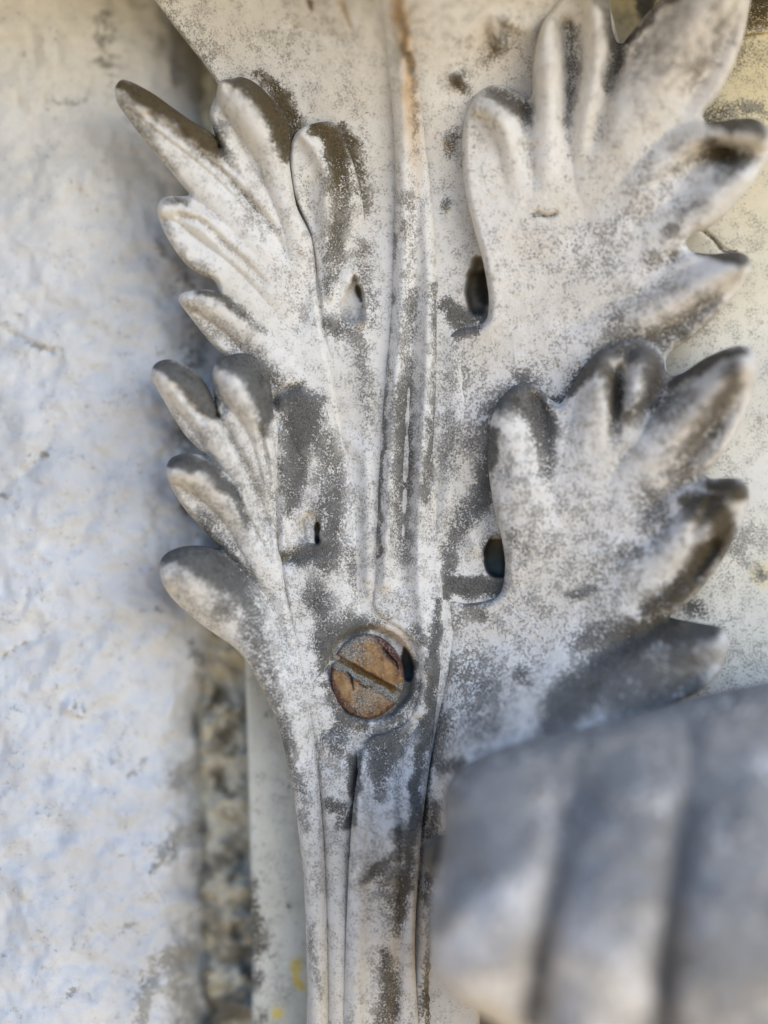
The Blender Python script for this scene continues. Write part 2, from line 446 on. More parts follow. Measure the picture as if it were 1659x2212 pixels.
def panel_extra(P, E):
    e = 140*smooth(1150, 1560, P[:, 0]) + 2.5*fnoise(P, 150, 8, 3)
    return e
panel = relief('backing_panel', M_panel, box=(620, -600, 2700, 2900), step=4.2, base=[(0, 0, -165)], thick=0, veil=0, lump=None, extra=panel_extra, basedirt=0.27,
    ridges=[[(1496, 484, -4, 3.5), (1530, 508, -5, 3.5), (1560, 536, -5, 3.5), (1590, 548, -4, 3)]],
    dirt_shade=[[(1500, 488, 2, 1.1), (1530, 508, 2.6, 1.2), (1560, 536, 2.6, 1.2), (1590, 548, 2, 1)], [(1530, 250, 24, .7), (1600, 235, 18, .75), (1659, 240, 14, .6)], [(1600, 130, 60, .4)],
          [(1470, 1300, 24, .8), (1510, 1320, 18, .7)], [(1650, 1240, 12, .7)], [(1590, 1180, 22, .45)], [(1395, -10, 26, 1.5), (1400, 25, 20, 1.4)], [(1345, 40, 20, .4)],  # darkest stroke paints the shaded hole behind the leaf notch
          [(580, 1545, 10, .6)], [(570, 1900, 8, .5)], [(590, 2060, 10, .5)], [(1620, 1150, 30, .35)], [(1000, 2190, 40, .9), (1060, 2205, 30, .8)]],
    stain_light=[[(1560, 150, 110, .5), (1640, 180, 120, .55)], [(640, 2090, 12, .9), (645, 2125, 13, 1)], [(600, 2190, 14, 1)], [(1650, 1240, 22, .7)], [(1650, 620, 80, .2), (1640, 400, 80, .3)], [(1380, 10, 70, .6)], [(590, 1500, 60, .2), (600, 2100, 60, .15)]],
    hue=[[(1600, 150, 160, .8)]])
panel['label'] = 'smooth cream painted backing panel with yellow stains and a short crack, behind the leaves'; panel['category'] = 'panel'

M_panel_shaded = paint('shaded_panel_paint', (0.56, 0.55, 0.47), (0.64, 0.63, 0.55), stain_light=(0.55, 0.42, 0.10), fine=7, mid=50, bump=0.3, contrast=.12)  # same panel as the backing; darker tone is its shade, painted in
strip = relief('shaded_panel_edge', M_panel_shaded, outline=[(534, -560), (531, 400), (528, 1300), (536, 1700), (545, 2100), (546, 2860), (760, 2860), (760, -560)], step=3.6, base=[(0, 0, -92)], thick=12, edge=(10, 12), lump=(3, 120, 81), veil=0, basedirt=0.14,
    dirt_shade=[[(580, 1545, 10, .7)], [(572, 1890, 12, .6), (580, 1900, 8, .6)], [(590, 2060, 12, .5)], [(625, 1960, 6, .6)], [(640, 2000, 8, .5)], [(545, 1900, 9, .8), (555, 2060, 22, .6), (550, 2120, 14, .7)], [(560, 2200, 20, .6)], [(620, 1700, 5, .6)]],
    stain_light=[[(640, 2085, 9, 1.0), (647, 2125, 11, 1.2)], [(600, 2190, 13, 1.2)]], hue=[[(560, 2000, 80, .5)]])
strip['label'] = 'narrow left edge of the smooth panel, its shade painted greenish grey, with small yellow stains, right of the crumbling joint'; strip['category'] = 'strip'

mould = relief('moulding', M_panel, outline=[(1560, -400), (1575, 30), (1600, 76), (1680, 70), (2000, 60), (2400, 50), (2400, -400)], step=4.5, base=[(0, 0, 6)],
    edge=(26, 30), thick=70, ridges=[[(1540, 20, 14, 16), (2400, -10, 14, 16)], [(1560, 58, -10, 8), (2400, 36, -10, 8)]],
    dirt_shade=[[(1560, 0, 70, .95), (2400, -20, 90, .9)]], hue=[[(1560, 0, 160, 1), (2400, 0, 160, 1)]], stain_light=[[(1560, 30, 90, .5), (2400, 0, 90, .5)]])
def skylight_blocker(name, mat, parent, x0, x1, y0, y1, z0, z1):
    # unseen overhang added above the view to block skylight; moulding is only its parent
    import bmesh
    bm = bmesh.new()
    prof = [(y1, z0), (y0+120, z0), (y0+120, z0+40), (y0+60, z0+70), (y0+20, z0+130), (y0, z0+200), (y0, z1), (y1, z1)]
    a = [bm.verts.new((x0*S, y*S, z*S)) for y, z in prof]
    b = [bm.verts.new((x1*S, y*S, z*S)) for y, z in prof]
    n = len(prof)
    for k in range(n): bm.faces.new((a[k], a[(k+1) % n], b[(k+1) % n], b[k]))
    bm.faces.new(a[::-1]); bm.faces.new(b)
    bmesh.ops.recalc_face_normals(bm, faces=bm.faces)
    me = bpy.data.meshes.new(name); bm.to_mesh(me); bm.free()
    me.materials.append(mat)
    ob = bpy.data.objects.new(name, me); sc.collection.objects.link(ob); ob.parent = parent
    return ob
skylight_blocker('skylight_blocker', M_panel, mould, -1700, 2000, -780, 160, 1260, 1800)
mould['label'] = 'dark olive mossy moulding edge in the top right corner, behind the largest leaf'; mould['category'] = 'moulding'

# ------------------------------------------------------------------ the cast leaf ornament
orn = thing('leaf_ornament', 'weathered white cast acanthus leaf ornament with dark speckled grime, screwed to the wall', 'ornament', (0, 0.0, -0.11))
HOLES = {
 'h1': ([(766, 592), (776, 610), (786, 650), (790, 685), (780, 699), (755, 698), (733, 684), (738, 650), (752, 612)], 40, 11),
 'h2': ([(1028, 555), (1046, 560), (1056, 620), (1056, 668), (1040, 682), (1012, 672), (1004, 630), (1014, 585)], 110, 14),
 'h3': ([(1068, 1158), (1090, 1165), (1094, 1225), (1088, 1246), (1060, 1240), (1046, 1220), (1046, 1185)], 170, 7),
 'h4': ([(668, 1104), (684, 1112), (691, 1135), (691, 1165), (686, 1180), (658, 1180), (640, 1165), (642, 1135), (652, 1114)], 26, 16),
 'h4b': ([(684, 1126), (692, 1136), (692, 1166), (686, 1176), (679, 1168), (680, 1140)], 90, 6),
 'h1b': ([(768, 600), (778, 616), (786, 645), (786, 668), (776, 650), (768, 628)], 60, 7),
 'screw': ([(700, 1455), (716, 1395), (760, 1358), (815, 1352), (868, 1380), (896, 1430), (897, 1480), (870, 1530), (810, 1560), (745, 1545)], 27, 14),
 'gap': ([(872, 1398), (884, 1404), (892, 1440), (890, 1468), (876, 1470), (868, 1440)], 170, 4),
}
def H(*k): return [HOLES[i] for i in k]
SCREW_DIRT = [[(700, 1440, 14, .7), (712, 1390, 20, .9), (750, 1360, 18, .9), (800, 1352, 14, .8)], [(705, 1480, 10, .6), (730, 1540, 14, .6), (780, 1570, 16, .7)], [(700, 1380, 26, .6), (760, 1345, 24, .6), (830, 1345, 20, .45)], [(890, 1490, 22, .85), (850, 1560, 26, .75), (820, 1600, 26, .8)]]
RUST_RING = [[(712, 1500, 6, .4), (735, 1545, 7, .5), (780, 1566, 7, .5)], [(775, 1360, 7, .3), (830, 1362, 10, .5), (872, 1388, 9, .5), (892, 1420, 7, .4)]]

plate_base = [(340, -300, 210), (900, -300, 420), (1300, -300, 330), (350, -60, 40), (600, -60, 120), (850, -60, 235), (1300, -60, 75), (400, 110, 8), (620, 110, 40), (850, 120, 96), (1200, 120, 10),
              (500, 300, -10), (700, 350, -6), (850, 350, 0), (1150, 350, -10), (700, 600, 0), (1000, 600, -2), (780, 1000, 0), (1000, 1000, 0), (800, 1400, 4), (1000, 1400, 0), (800, 2300, 0), (960, 2300, 0), (640, 1800, -20)]
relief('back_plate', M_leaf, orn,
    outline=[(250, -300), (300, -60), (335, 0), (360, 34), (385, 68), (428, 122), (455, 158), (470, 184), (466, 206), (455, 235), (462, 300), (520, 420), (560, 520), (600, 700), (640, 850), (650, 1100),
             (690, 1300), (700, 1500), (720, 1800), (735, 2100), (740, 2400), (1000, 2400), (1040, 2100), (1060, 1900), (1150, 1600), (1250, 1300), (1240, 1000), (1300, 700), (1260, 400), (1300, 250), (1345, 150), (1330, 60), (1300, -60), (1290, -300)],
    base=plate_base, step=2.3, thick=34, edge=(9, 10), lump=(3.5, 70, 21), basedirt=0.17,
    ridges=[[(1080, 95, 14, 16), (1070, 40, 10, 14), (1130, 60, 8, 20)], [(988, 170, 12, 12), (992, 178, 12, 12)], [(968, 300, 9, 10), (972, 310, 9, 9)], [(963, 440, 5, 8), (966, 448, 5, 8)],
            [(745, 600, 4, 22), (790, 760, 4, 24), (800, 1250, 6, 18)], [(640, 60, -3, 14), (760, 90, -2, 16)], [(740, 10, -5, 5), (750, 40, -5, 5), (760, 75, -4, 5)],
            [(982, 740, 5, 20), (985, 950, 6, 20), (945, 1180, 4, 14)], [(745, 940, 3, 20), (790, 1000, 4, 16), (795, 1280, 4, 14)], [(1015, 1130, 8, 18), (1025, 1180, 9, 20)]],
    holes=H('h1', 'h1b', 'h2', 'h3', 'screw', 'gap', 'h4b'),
    dirt_shade=[[(995, 175, 19, .95), (1000, 190, 16, .8)], [(975, 300, 17, .7), (972, 320, 14, .6)], [(965, 440, 12, .7), (962, 455, 12, .6)], [(1085, 60, 26, .55), (1075, 95, 26, .6), (1060, 120, 24, .45)],
          [(560, 165, 14, .8), (610, 215, 18, 1.0), (640, 290, 18, 1.0), (636, 350, 10, .8)], [(742, 275, 14, .9), (765, 340, 20, .95), (775, 400, 22, .75), (785, 450, 22, .6)],
          [(420, 60, 40, .3), (480, 190, 40, .35), (600, 200, 30, .3)], [(330, 0, 30, .4), (450, 150, 16, .35)], [(710, 700, 24, .7), (760, 712, 22, .8), (785, 712, 16, .55)],
          [(785, 540, 26, .55), (790, 600, 22, .6), (800, 700, 18, .45)], [(775, 730, 20, .65), (790, 820, 26, .6), (790, 900, 18, .45)],
          [(960, 660, 20, .8), (1000, 690, 22, .95), (1045, 690, 18, .95)], [(1000, 730, 20, .6)], [(1060, 940, 20, .85), (1055, 1040, 24, .85), (1010, 1110, 24, .75), (975, 1180, 20, .75), (958, 1290, 10, .9)],
          [(1075, 900, 22, .8), (1060, 1000, 18, .85)], [(970, 780, 30, .4), (975, 1000, 28, .45)], [(668, 0, 9, .9), (672, 15, 7, .8)], [(1075, 1195, 26, 1.5), (1080, 1230, 18, 1.5)], [(1045, 600, 12, 1.3), (1050, 650, 10, 1.3)], [(972, 1266, 16, 1.3), (1020, 1268, 20, 1.4), (1070, 1268, 18, 1.3)], [(882, 1435, 16, 1.5), (884, 1440, 16, 1.5)], [(684, 1150, 6, 1.3)]] + SCREW_DIRT,  # strongest strokes darken the holes: their shade is painted in
    stain_light=[[(668, -4, 9, .8), (676, 14, 6, .6)], [(735, 0, 8, .5), (752, 60, 5, .35)], [(1030, 655, 18, .5), (1050, 668, 12, .6)], [(1075, 1236, 12, .5)], [(780, 700, 9, .6)], [(1070, 90, 50, .22)]] + RUST_RING,
    hue=[[(560, 165, 90, 1), (640, 290, 90, 1), (760, 340, 90, 1)], [(400, -100, 200, .2), (1100, 100, 200, .5)], [(700, 400, 200, .7), (1100, 350, 200, .7)], [(1000, 175, 20, 1)]])

relief('stem', M_leaf, orn,
    outline=[(800, -300), (815, -60), (824, 0), (837, 130), (849, 260), (854, 400), (849, 550), (845, 680), (831, 830), (820, 1000), (812, 1150), (804, 1296), (812, 1325), (838, 1345), (872, 1366), (897, 1400), (906, 1450), (902, 1510),
             (880, 1555), (835, 1580), (800, 1592), (782, 1625), (768, 1700), (758, 1800), (750, 1950), (745, 2100), (742, 2400), (896, 2400), (896, 2050), (902, 1900), (914, 1760), (930, 1640), (943, 1520), (955, 1400), (958, 1290), (950, 1200), (944, 1100),
             (944, 900), (948, 730), (946, 620), (938, 480), (922, 330), (905, 180), (885, 40), (875, -60), (860, -300)],
    base=[(830, -300, 440), (850, -60, 252), (860, 120, 112), (880, 350, 23), (890, 600, 14), (890, 900, 16), (880, 1250, 20), (925, 1450, 20), (850, 1600, 6), (845, 1780, 66), (830, 1960, 46), (810, 2300, 26), (930, 1250, 10), (815, 1250, 14)],
    ridges=[[(858, -60, 6, 16), (868, 150, 8, 16), (874, 300, 8, 16), (872, 600, 10, 16), (850, 900, 12, 15), (836, 1150, 12, 15), (832, 1260, 10, 16)], [(918, 450, 4, 12), (926, 650, 8, 13), (920, 850, 10, 14), (908, 1050, 11, 15), (905, 1250, 10, 16), (925, 1450, 7, 16)],
            [(896, 600, -4, 10), (882, 850, -8, 14), (875, 1050, -8, 15), (868, 1260, -4, 16)], [(948, 640, -9, 9), (950, 760, -10, 9), (944, 900, -9, 9), (932, 1040, -6, 10)], [(900, 1560, -9, 12), (860, 1640, -8, 12), (870, 1900, -9, 12), (845, 2300, -5, 12)], [(780, 1640, 7, 16), (775, 1900, 9, 18), (765, 2300, 9, 20)],
            [(860, 1700, 6, 16), (855, 1900, 4, 16)]],
    edge=(12, 13), thick=22, basedirt=0.23, lump=(3, 55, 22), step=2.2,
    dirt_shade=[[(880, 420, 12, .4), (885, 600, 16, .55), (880, 760, 18, .65), (872, 900, 20, .7), (868, 1050, 20, .7), (866, 1200, 20, .62)], [(850, 500, 5, .6), (838, 800, 6, .7), (815, 1200, 6, .7)], [(940, 620, 12, .6), (945, 750, 12, .65), (940, 900, 12, .65), (925, 1030, 12, .65), (918, 1080, 10, .7)],
          [(900, 1370, 18, .6), (940, 1400, 16, .6)], [(945, 1300, 8, .85), (935, 1500, 14, .95), (905, 1680, 12, .95), (885, 1850, 13, .95), (865, 1980, 13, .9)],
          [(820, 1600, 26, .95), (850, 1590, 30, .9), (820, 1660, 22, .8), (830, 1720, 16, .6)], [(860, 1800, 18, .6), (850, 1850, 16, .6), (800, 1890, 10, .75), (780, 1900, 8, .6)],
          [(835, 2060, 14, .85), (840, 2120, 24, .85), (835, 2200, 26, .8)], [(770, 1640, 10, .8), (765, 1780, 6, .8)], [(865, 0, 8, .5), (880, 120, 10, .75), (895, 180, 9, .5), (895, 260, 10, .6), (900, 330, 8, .4)], [(840, 1900, 30, .5), (860, 2000, 20, .6)]] + SCREW_DIRT,
    stain_light=[[(852, -60, 15, .9), (864, 20, 16, 1.0), (876, 90, 15, 1.0), (884, 160, 13, .9), (890, 260, 16, .6), (898, 330, 12, .35), (900, 420, 10, .2)], [(860, 2050, 30, .15), (850, 2200, 30, .2)]] + RUST_RING,
    hue=[[(850, -200, 100, .9), (880, 500, 90, .5)], [(870, 1900, 70, .5), (860, 2300, 70, .7)]],
    holes=H('gap'))

# small leaf rising left of the stem, its foot pierced by the tear-shaped hole
relief('inner_leaflet', M_leaf, orn,
    outline=[(627, 348), (629, 315), (638, 290), (656, 275), (690, 264), (722, 266), (742, 300), (762, 350), (782, 420), (796, 500), (806, 600), (812, 700), (806, 790), (770, 830), (725, 820), (700, 720), (686, 600), (670, 500), (640, 430)],
    base=[(640, 330, 26), (690, 280, 34), (735, 290, 24), (765, 380, 4), (800, 550, -12), (810, 700, -9), (800, 800, -9), (740, 820, -6), (700, 750, 6), (690, 600, 12), (720, 450, 12), (770, 650, -2), (650, 420, 20), (730, 640, 7)],
    ridges=[[(655, 292, 9, 14), (676, 316, 12, 16), (698, 356, 14, 17), (707, 392, 14, 16), (704, 464, 12, 16), (707, 537, 10, 15), (714, 640, 6, 12)], [(664, 400, -5, 14), (676, 480, -4, 12)]],
    edge=(8, 12), thick=26, basedirt=0.17, step=2.2,
    holes=H('h1', 'h1b'),
    dirt_shade=[[(680, 278, 15, 1.2), (716, 290, 24, 1.3), (728, 325, 26, 1.3), (736, 365, 26, 1.1), (736, 400, 28, .85), (738, 450, 26, .75), (728, 510, 22, .75), (722, 570, 24, .62), (712, 620, 22, .55)],
          [(770, 385, 22, .5), (778, 410, 18, .5)], [(785, 520, 24, .5), (795, 600, 20, .55)], [(705, 700, 18, .8), (730, 712, 18, .95), (770, 714, 16, .9), (795, 720, 12, .5)], [(770, 740, 20, .55), (780, 800, 18, .6)]],
    stain_light=[[(745, 704, 7, .5), (780, 696, 7, .7)]],
    hue=[[(680, 278, 60, 1), (735, 365, 60, 1), (735, 450, 60, .7), (740, 560, 60, .4)]])

# upper left leaflet, five fingers, running down as a stalk beside the screw
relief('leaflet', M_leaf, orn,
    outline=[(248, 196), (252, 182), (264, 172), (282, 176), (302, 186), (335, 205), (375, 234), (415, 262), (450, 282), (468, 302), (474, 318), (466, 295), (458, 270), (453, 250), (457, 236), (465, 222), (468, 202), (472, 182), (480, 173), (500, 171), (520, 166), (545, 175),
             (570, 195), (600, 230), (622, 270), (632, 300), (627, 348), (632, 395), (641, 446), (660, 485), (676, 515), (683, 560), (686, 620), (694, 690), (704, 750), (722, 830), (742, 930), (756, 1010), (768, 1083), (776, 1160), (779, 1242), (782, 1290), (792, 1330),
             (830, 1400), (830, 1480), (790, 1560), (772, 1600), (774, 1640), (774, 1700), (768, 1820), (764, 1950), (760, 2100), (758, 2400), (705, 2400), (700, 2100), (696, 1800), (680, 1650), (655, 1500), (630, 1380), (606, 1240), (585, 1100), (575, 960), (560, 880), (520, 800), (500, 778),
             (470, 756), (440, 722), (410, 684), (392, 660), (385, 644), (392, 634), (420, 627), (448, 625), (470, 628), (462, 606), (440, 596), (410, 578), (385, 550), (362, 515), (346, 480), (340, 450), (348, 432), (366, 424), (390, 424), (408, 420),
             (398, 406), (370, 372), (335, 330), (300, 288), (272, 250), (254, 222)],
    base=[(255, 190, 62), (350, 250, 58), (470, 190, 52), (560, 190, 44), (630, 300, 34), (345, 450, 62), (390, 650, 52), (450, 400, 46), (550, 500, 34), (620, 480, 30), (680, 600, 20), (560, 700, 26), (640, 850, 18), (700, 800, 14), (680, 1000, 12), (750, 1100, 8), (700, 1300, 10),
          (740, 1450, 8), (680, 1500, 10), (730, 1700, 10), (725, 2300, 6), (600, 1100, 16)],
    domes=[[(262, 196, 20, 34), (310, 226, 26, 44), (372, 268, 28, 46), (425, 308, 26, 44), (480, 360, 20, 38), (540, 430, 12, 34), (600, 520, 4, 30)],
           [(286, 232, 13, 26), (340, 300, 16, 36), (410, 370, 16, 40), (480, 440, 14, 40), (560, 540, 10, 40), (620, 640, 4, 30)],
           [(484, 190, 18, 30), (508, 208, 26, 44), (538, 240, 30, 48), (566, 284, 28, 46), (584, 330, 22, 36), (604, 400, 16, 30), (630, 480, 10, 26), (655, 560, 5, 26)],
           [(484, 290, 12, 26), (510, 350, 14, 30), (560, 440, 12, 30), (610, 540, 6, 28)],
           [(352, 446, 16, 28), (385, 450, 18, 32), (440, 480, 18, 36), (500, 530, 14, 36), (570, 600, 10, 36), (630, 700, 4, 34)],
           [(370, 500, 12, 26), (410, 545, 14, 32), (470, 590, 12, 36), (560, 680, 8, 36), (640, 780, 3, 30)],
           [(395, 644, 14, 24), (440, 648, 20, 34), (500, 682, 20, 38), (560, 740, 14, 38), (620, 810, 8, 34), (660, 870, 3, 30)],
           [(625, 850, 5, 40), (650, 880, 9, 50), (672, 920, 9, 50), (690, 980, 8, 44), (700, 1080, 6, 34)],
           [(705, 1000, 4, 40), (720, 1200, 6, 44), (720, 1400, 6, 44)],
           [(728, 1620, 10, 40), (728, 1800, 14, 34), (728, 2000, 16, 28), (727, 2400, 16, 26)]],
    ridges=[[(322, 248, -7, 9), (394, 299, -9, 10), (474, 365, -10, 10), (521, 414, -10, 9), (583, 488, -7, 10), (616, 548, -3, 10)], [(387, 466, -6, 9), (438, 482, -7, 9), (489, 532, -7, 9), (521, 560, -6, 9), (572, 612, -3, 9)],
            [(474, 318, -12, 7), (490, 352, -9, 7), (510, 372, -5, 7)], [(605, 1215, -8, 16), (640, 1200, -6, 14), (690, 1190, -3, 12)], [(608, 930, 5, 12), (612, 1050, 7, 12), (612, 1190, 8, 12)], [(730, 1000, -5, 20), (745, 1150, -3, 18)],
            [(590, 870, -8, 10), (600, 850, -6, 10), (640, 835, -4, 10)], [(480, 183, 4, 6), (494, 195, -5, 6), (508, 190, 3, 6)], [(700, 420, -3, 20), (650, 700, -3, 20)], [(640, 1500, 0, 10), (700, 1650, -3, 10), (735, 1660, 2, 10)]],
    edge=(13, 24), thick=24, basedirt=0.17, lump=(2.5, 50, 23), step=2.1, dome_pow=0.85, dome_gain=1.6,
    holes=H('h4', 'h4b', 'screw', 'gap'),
    dirt_shade=[[(264, 184, 13, 1.3), (300, 204, 19, 1.4), (345, 226, 20, 1.4), (390, 256, 21, 1.4), (430, 288, 22, 1.4), (462, 318, 20, 1.3), (474, 336, 12, .9)],
          [(484, 176, 8, .8), (520, 178, 16, 1.3), (556, 200, 24, 1.4), (588, 240, 25, 1.4), (606, 285, 24, 1.4), (615, 320, 18, 1.2), (618, 350, 9, .8)],
          [(366, 434, 10, .9), (392, 432, 9, 1.0), (408, 438, 9, .8)], [(262, 215, 16, .45), (310, 290, 20, .5), (370, 370, 16, .42)], [(352, 480, 14, .42), (400, 560, 16, .42), (450, 598, 14, .4)], [(470, 280, 16, .42), (500, 340, 16, .42)],
          [(425, 634, 8, .9), (465, 640, 11, 1.1), (505, 662, 13, 1.0), (540, 690, 12, .75), (570, 716, 9, .55)], [(400, 650, 10, .45), (460, 700, 20, .35), (540, 770, 26, .5), (590, 820, 30, .6)],
          [(640, 850, 26, 1.1), (655, 880, 40, 1.15), (650, 930, 36, 1.0), (640, 970, 30, .85), (632, 1050, 22, .72), (622, 1100, 14, .7)],
          [(600, 862, 20, .9), (690, 860, 20, .6)], [(700, 950, 26, .62), (720, 1040, 26, .62), (715, 1100, 22, .85), (716, 1160, 22, .9), (705, 1220, 26, .85)], [(618, 1200, 18, 1.0), (650, 1200, 22, 1.2), (700, 1190, 20, 1.0)],
          [(680, 1270, 24, .62), (700, 1310, 24, .68), (700, 1370, 20, .6)], [(755, 1200, 16, .6), (770, 1260, 10, .5)], [(690, 1600, 12, .5), (735, 1560, 16, .6), (725, 1620, 18, .6)], [(715, 1740, 18, .72), (735, 1750, 14, .75), (735, 1790, 12, .6)],
          [(762, 1640, 12, .85), (760, 1720, 7, .8), (752, 1790, 8, 1.0)], [(520, 440, 30, .3), (560, 500, 30, .3)]] + SCREW_DIRT,
    stain_light=RUST_RING,
    hue=[[(264, 184, 80, 1), (430, 288, 120, 1), (600, 280, 120, 1), (500, 500, 120, .8)], [(400, 440, 60, .9), (500, 660, 60, .6)]])

# lower left leaflet
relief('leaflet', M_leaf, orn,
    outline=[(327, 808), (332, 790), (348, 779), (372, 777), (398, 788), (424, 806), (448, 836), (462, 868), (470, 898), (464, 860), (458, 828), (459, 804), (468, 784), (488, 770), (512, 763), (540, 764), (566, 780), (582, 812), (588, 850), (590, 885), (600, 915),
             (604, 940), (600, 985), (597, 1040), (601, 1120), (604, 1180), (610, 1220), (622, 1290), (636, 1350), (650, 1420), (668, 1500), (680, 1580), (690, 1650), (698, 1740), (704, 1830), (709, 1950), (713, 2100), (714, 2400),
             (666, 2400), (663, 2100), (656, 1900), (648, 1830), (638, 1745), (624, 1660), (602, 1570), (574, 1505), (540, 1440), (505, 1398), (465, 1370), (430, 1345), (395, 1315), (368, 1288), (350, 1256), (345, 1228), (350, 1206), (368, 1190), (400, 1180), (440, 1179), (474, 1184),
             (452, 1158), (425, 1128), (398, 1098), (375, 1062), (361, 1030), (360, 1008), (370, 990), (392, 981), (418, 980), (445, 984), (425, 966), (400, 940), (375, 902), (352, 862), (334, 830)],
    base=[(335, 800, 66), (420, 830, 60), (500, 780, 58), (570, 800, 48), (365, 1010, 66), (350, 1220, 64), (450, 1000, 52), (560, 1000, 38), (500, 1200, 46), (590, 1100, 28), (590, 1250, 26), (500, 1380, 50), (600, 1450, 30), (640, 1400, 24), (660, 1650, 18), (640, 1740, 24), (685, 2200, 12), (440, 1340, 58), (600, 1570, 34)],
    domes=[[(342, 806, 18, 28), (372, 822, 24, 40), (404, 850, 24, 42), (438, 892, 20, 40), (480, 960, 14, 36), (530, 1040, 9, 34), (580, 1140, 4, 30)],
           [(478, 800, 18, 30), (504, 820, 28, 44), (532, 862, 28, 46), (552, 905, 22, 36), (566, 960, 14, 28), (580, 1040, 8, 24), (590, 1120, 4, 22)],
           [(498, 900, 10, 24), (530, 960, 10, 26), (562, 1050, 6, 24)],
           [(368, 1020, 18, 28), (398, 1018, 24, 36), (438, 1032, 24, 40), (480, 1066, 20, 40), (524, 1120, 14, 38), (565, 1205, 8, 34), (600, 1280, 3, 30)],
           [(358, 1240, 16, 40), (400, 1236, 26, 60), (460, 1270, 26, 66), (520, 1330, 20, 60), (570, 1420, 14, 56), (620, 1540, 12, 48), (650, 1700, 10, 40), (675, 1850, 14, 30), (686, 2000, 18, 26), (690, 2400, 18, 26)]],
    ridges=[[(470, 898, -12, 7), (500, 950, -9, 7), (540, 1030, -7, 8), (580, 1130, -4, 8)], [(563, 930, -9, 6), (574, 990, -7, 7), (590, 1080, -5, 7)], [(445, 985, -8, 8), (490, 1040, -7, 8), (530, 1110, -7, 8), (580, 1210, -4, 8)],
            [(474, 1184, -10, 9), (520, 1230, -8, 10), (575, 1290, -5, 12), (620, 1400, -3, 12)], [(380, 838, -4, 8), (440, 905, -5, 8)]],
    edge=(13, 24), thick=24, basedirt=0.20, lump=(2.5, 50, 24), step=2.1,
    dirt_shade=[[(345, 792, 12, 1.2), (372, 796, 16, 1.4), (402, 816, 19, 1.4), (432, 846, 20, 1.4), (454, 880, 16, 1.3), (466, 900, 8, 1.0)],
          [(476, 786, 12, 1.0), (510, 784, 22, 1.4), (544, 796, 26, 1.4), (562, 836, 26, 1.4), (572, 874, 22, 1.3), (572, 910, 14, 1.1), (572, 935, 8, .7)],
          [(372, 1000, 12, 1.2), (400, 994, 15, 1.4), (432, 1004, 15, 1.3), (462, 1026, 14, 1.1), (492, 1056, 12, .85), (516, 1080, 10, .7)], [(516, 1100, 10, .7), (530, 1140, 8, .6)],
          [(364, 1200, 16, 1.2), (400, 1202, 26, 1.3), (450, 1215, 34, 1.25), (500, 1250, 36, 1.1), (525, 1285, 30, .85), (545, 1310, 24, .7)], [(540, 1340, 30, .6), (560, 1400, 24, .6), (585, 1470, 20, .62), (605, 1540, 18, .62), (625, 1640, 14, .6), (650, 1700, 14, .4), (662, 1790, 12, .42)],
          [(440, 1120, 20, .6), (470, 1165, 20, .55), (500, 1185, 14, .5)], [(490, 1310, 30, .65)], [(665, 1980, 10, .3), (680, 2090, 9, .45), (685, 2150, 10, .4)]],
    hue=[[(400, 1000, 100, .15)]])

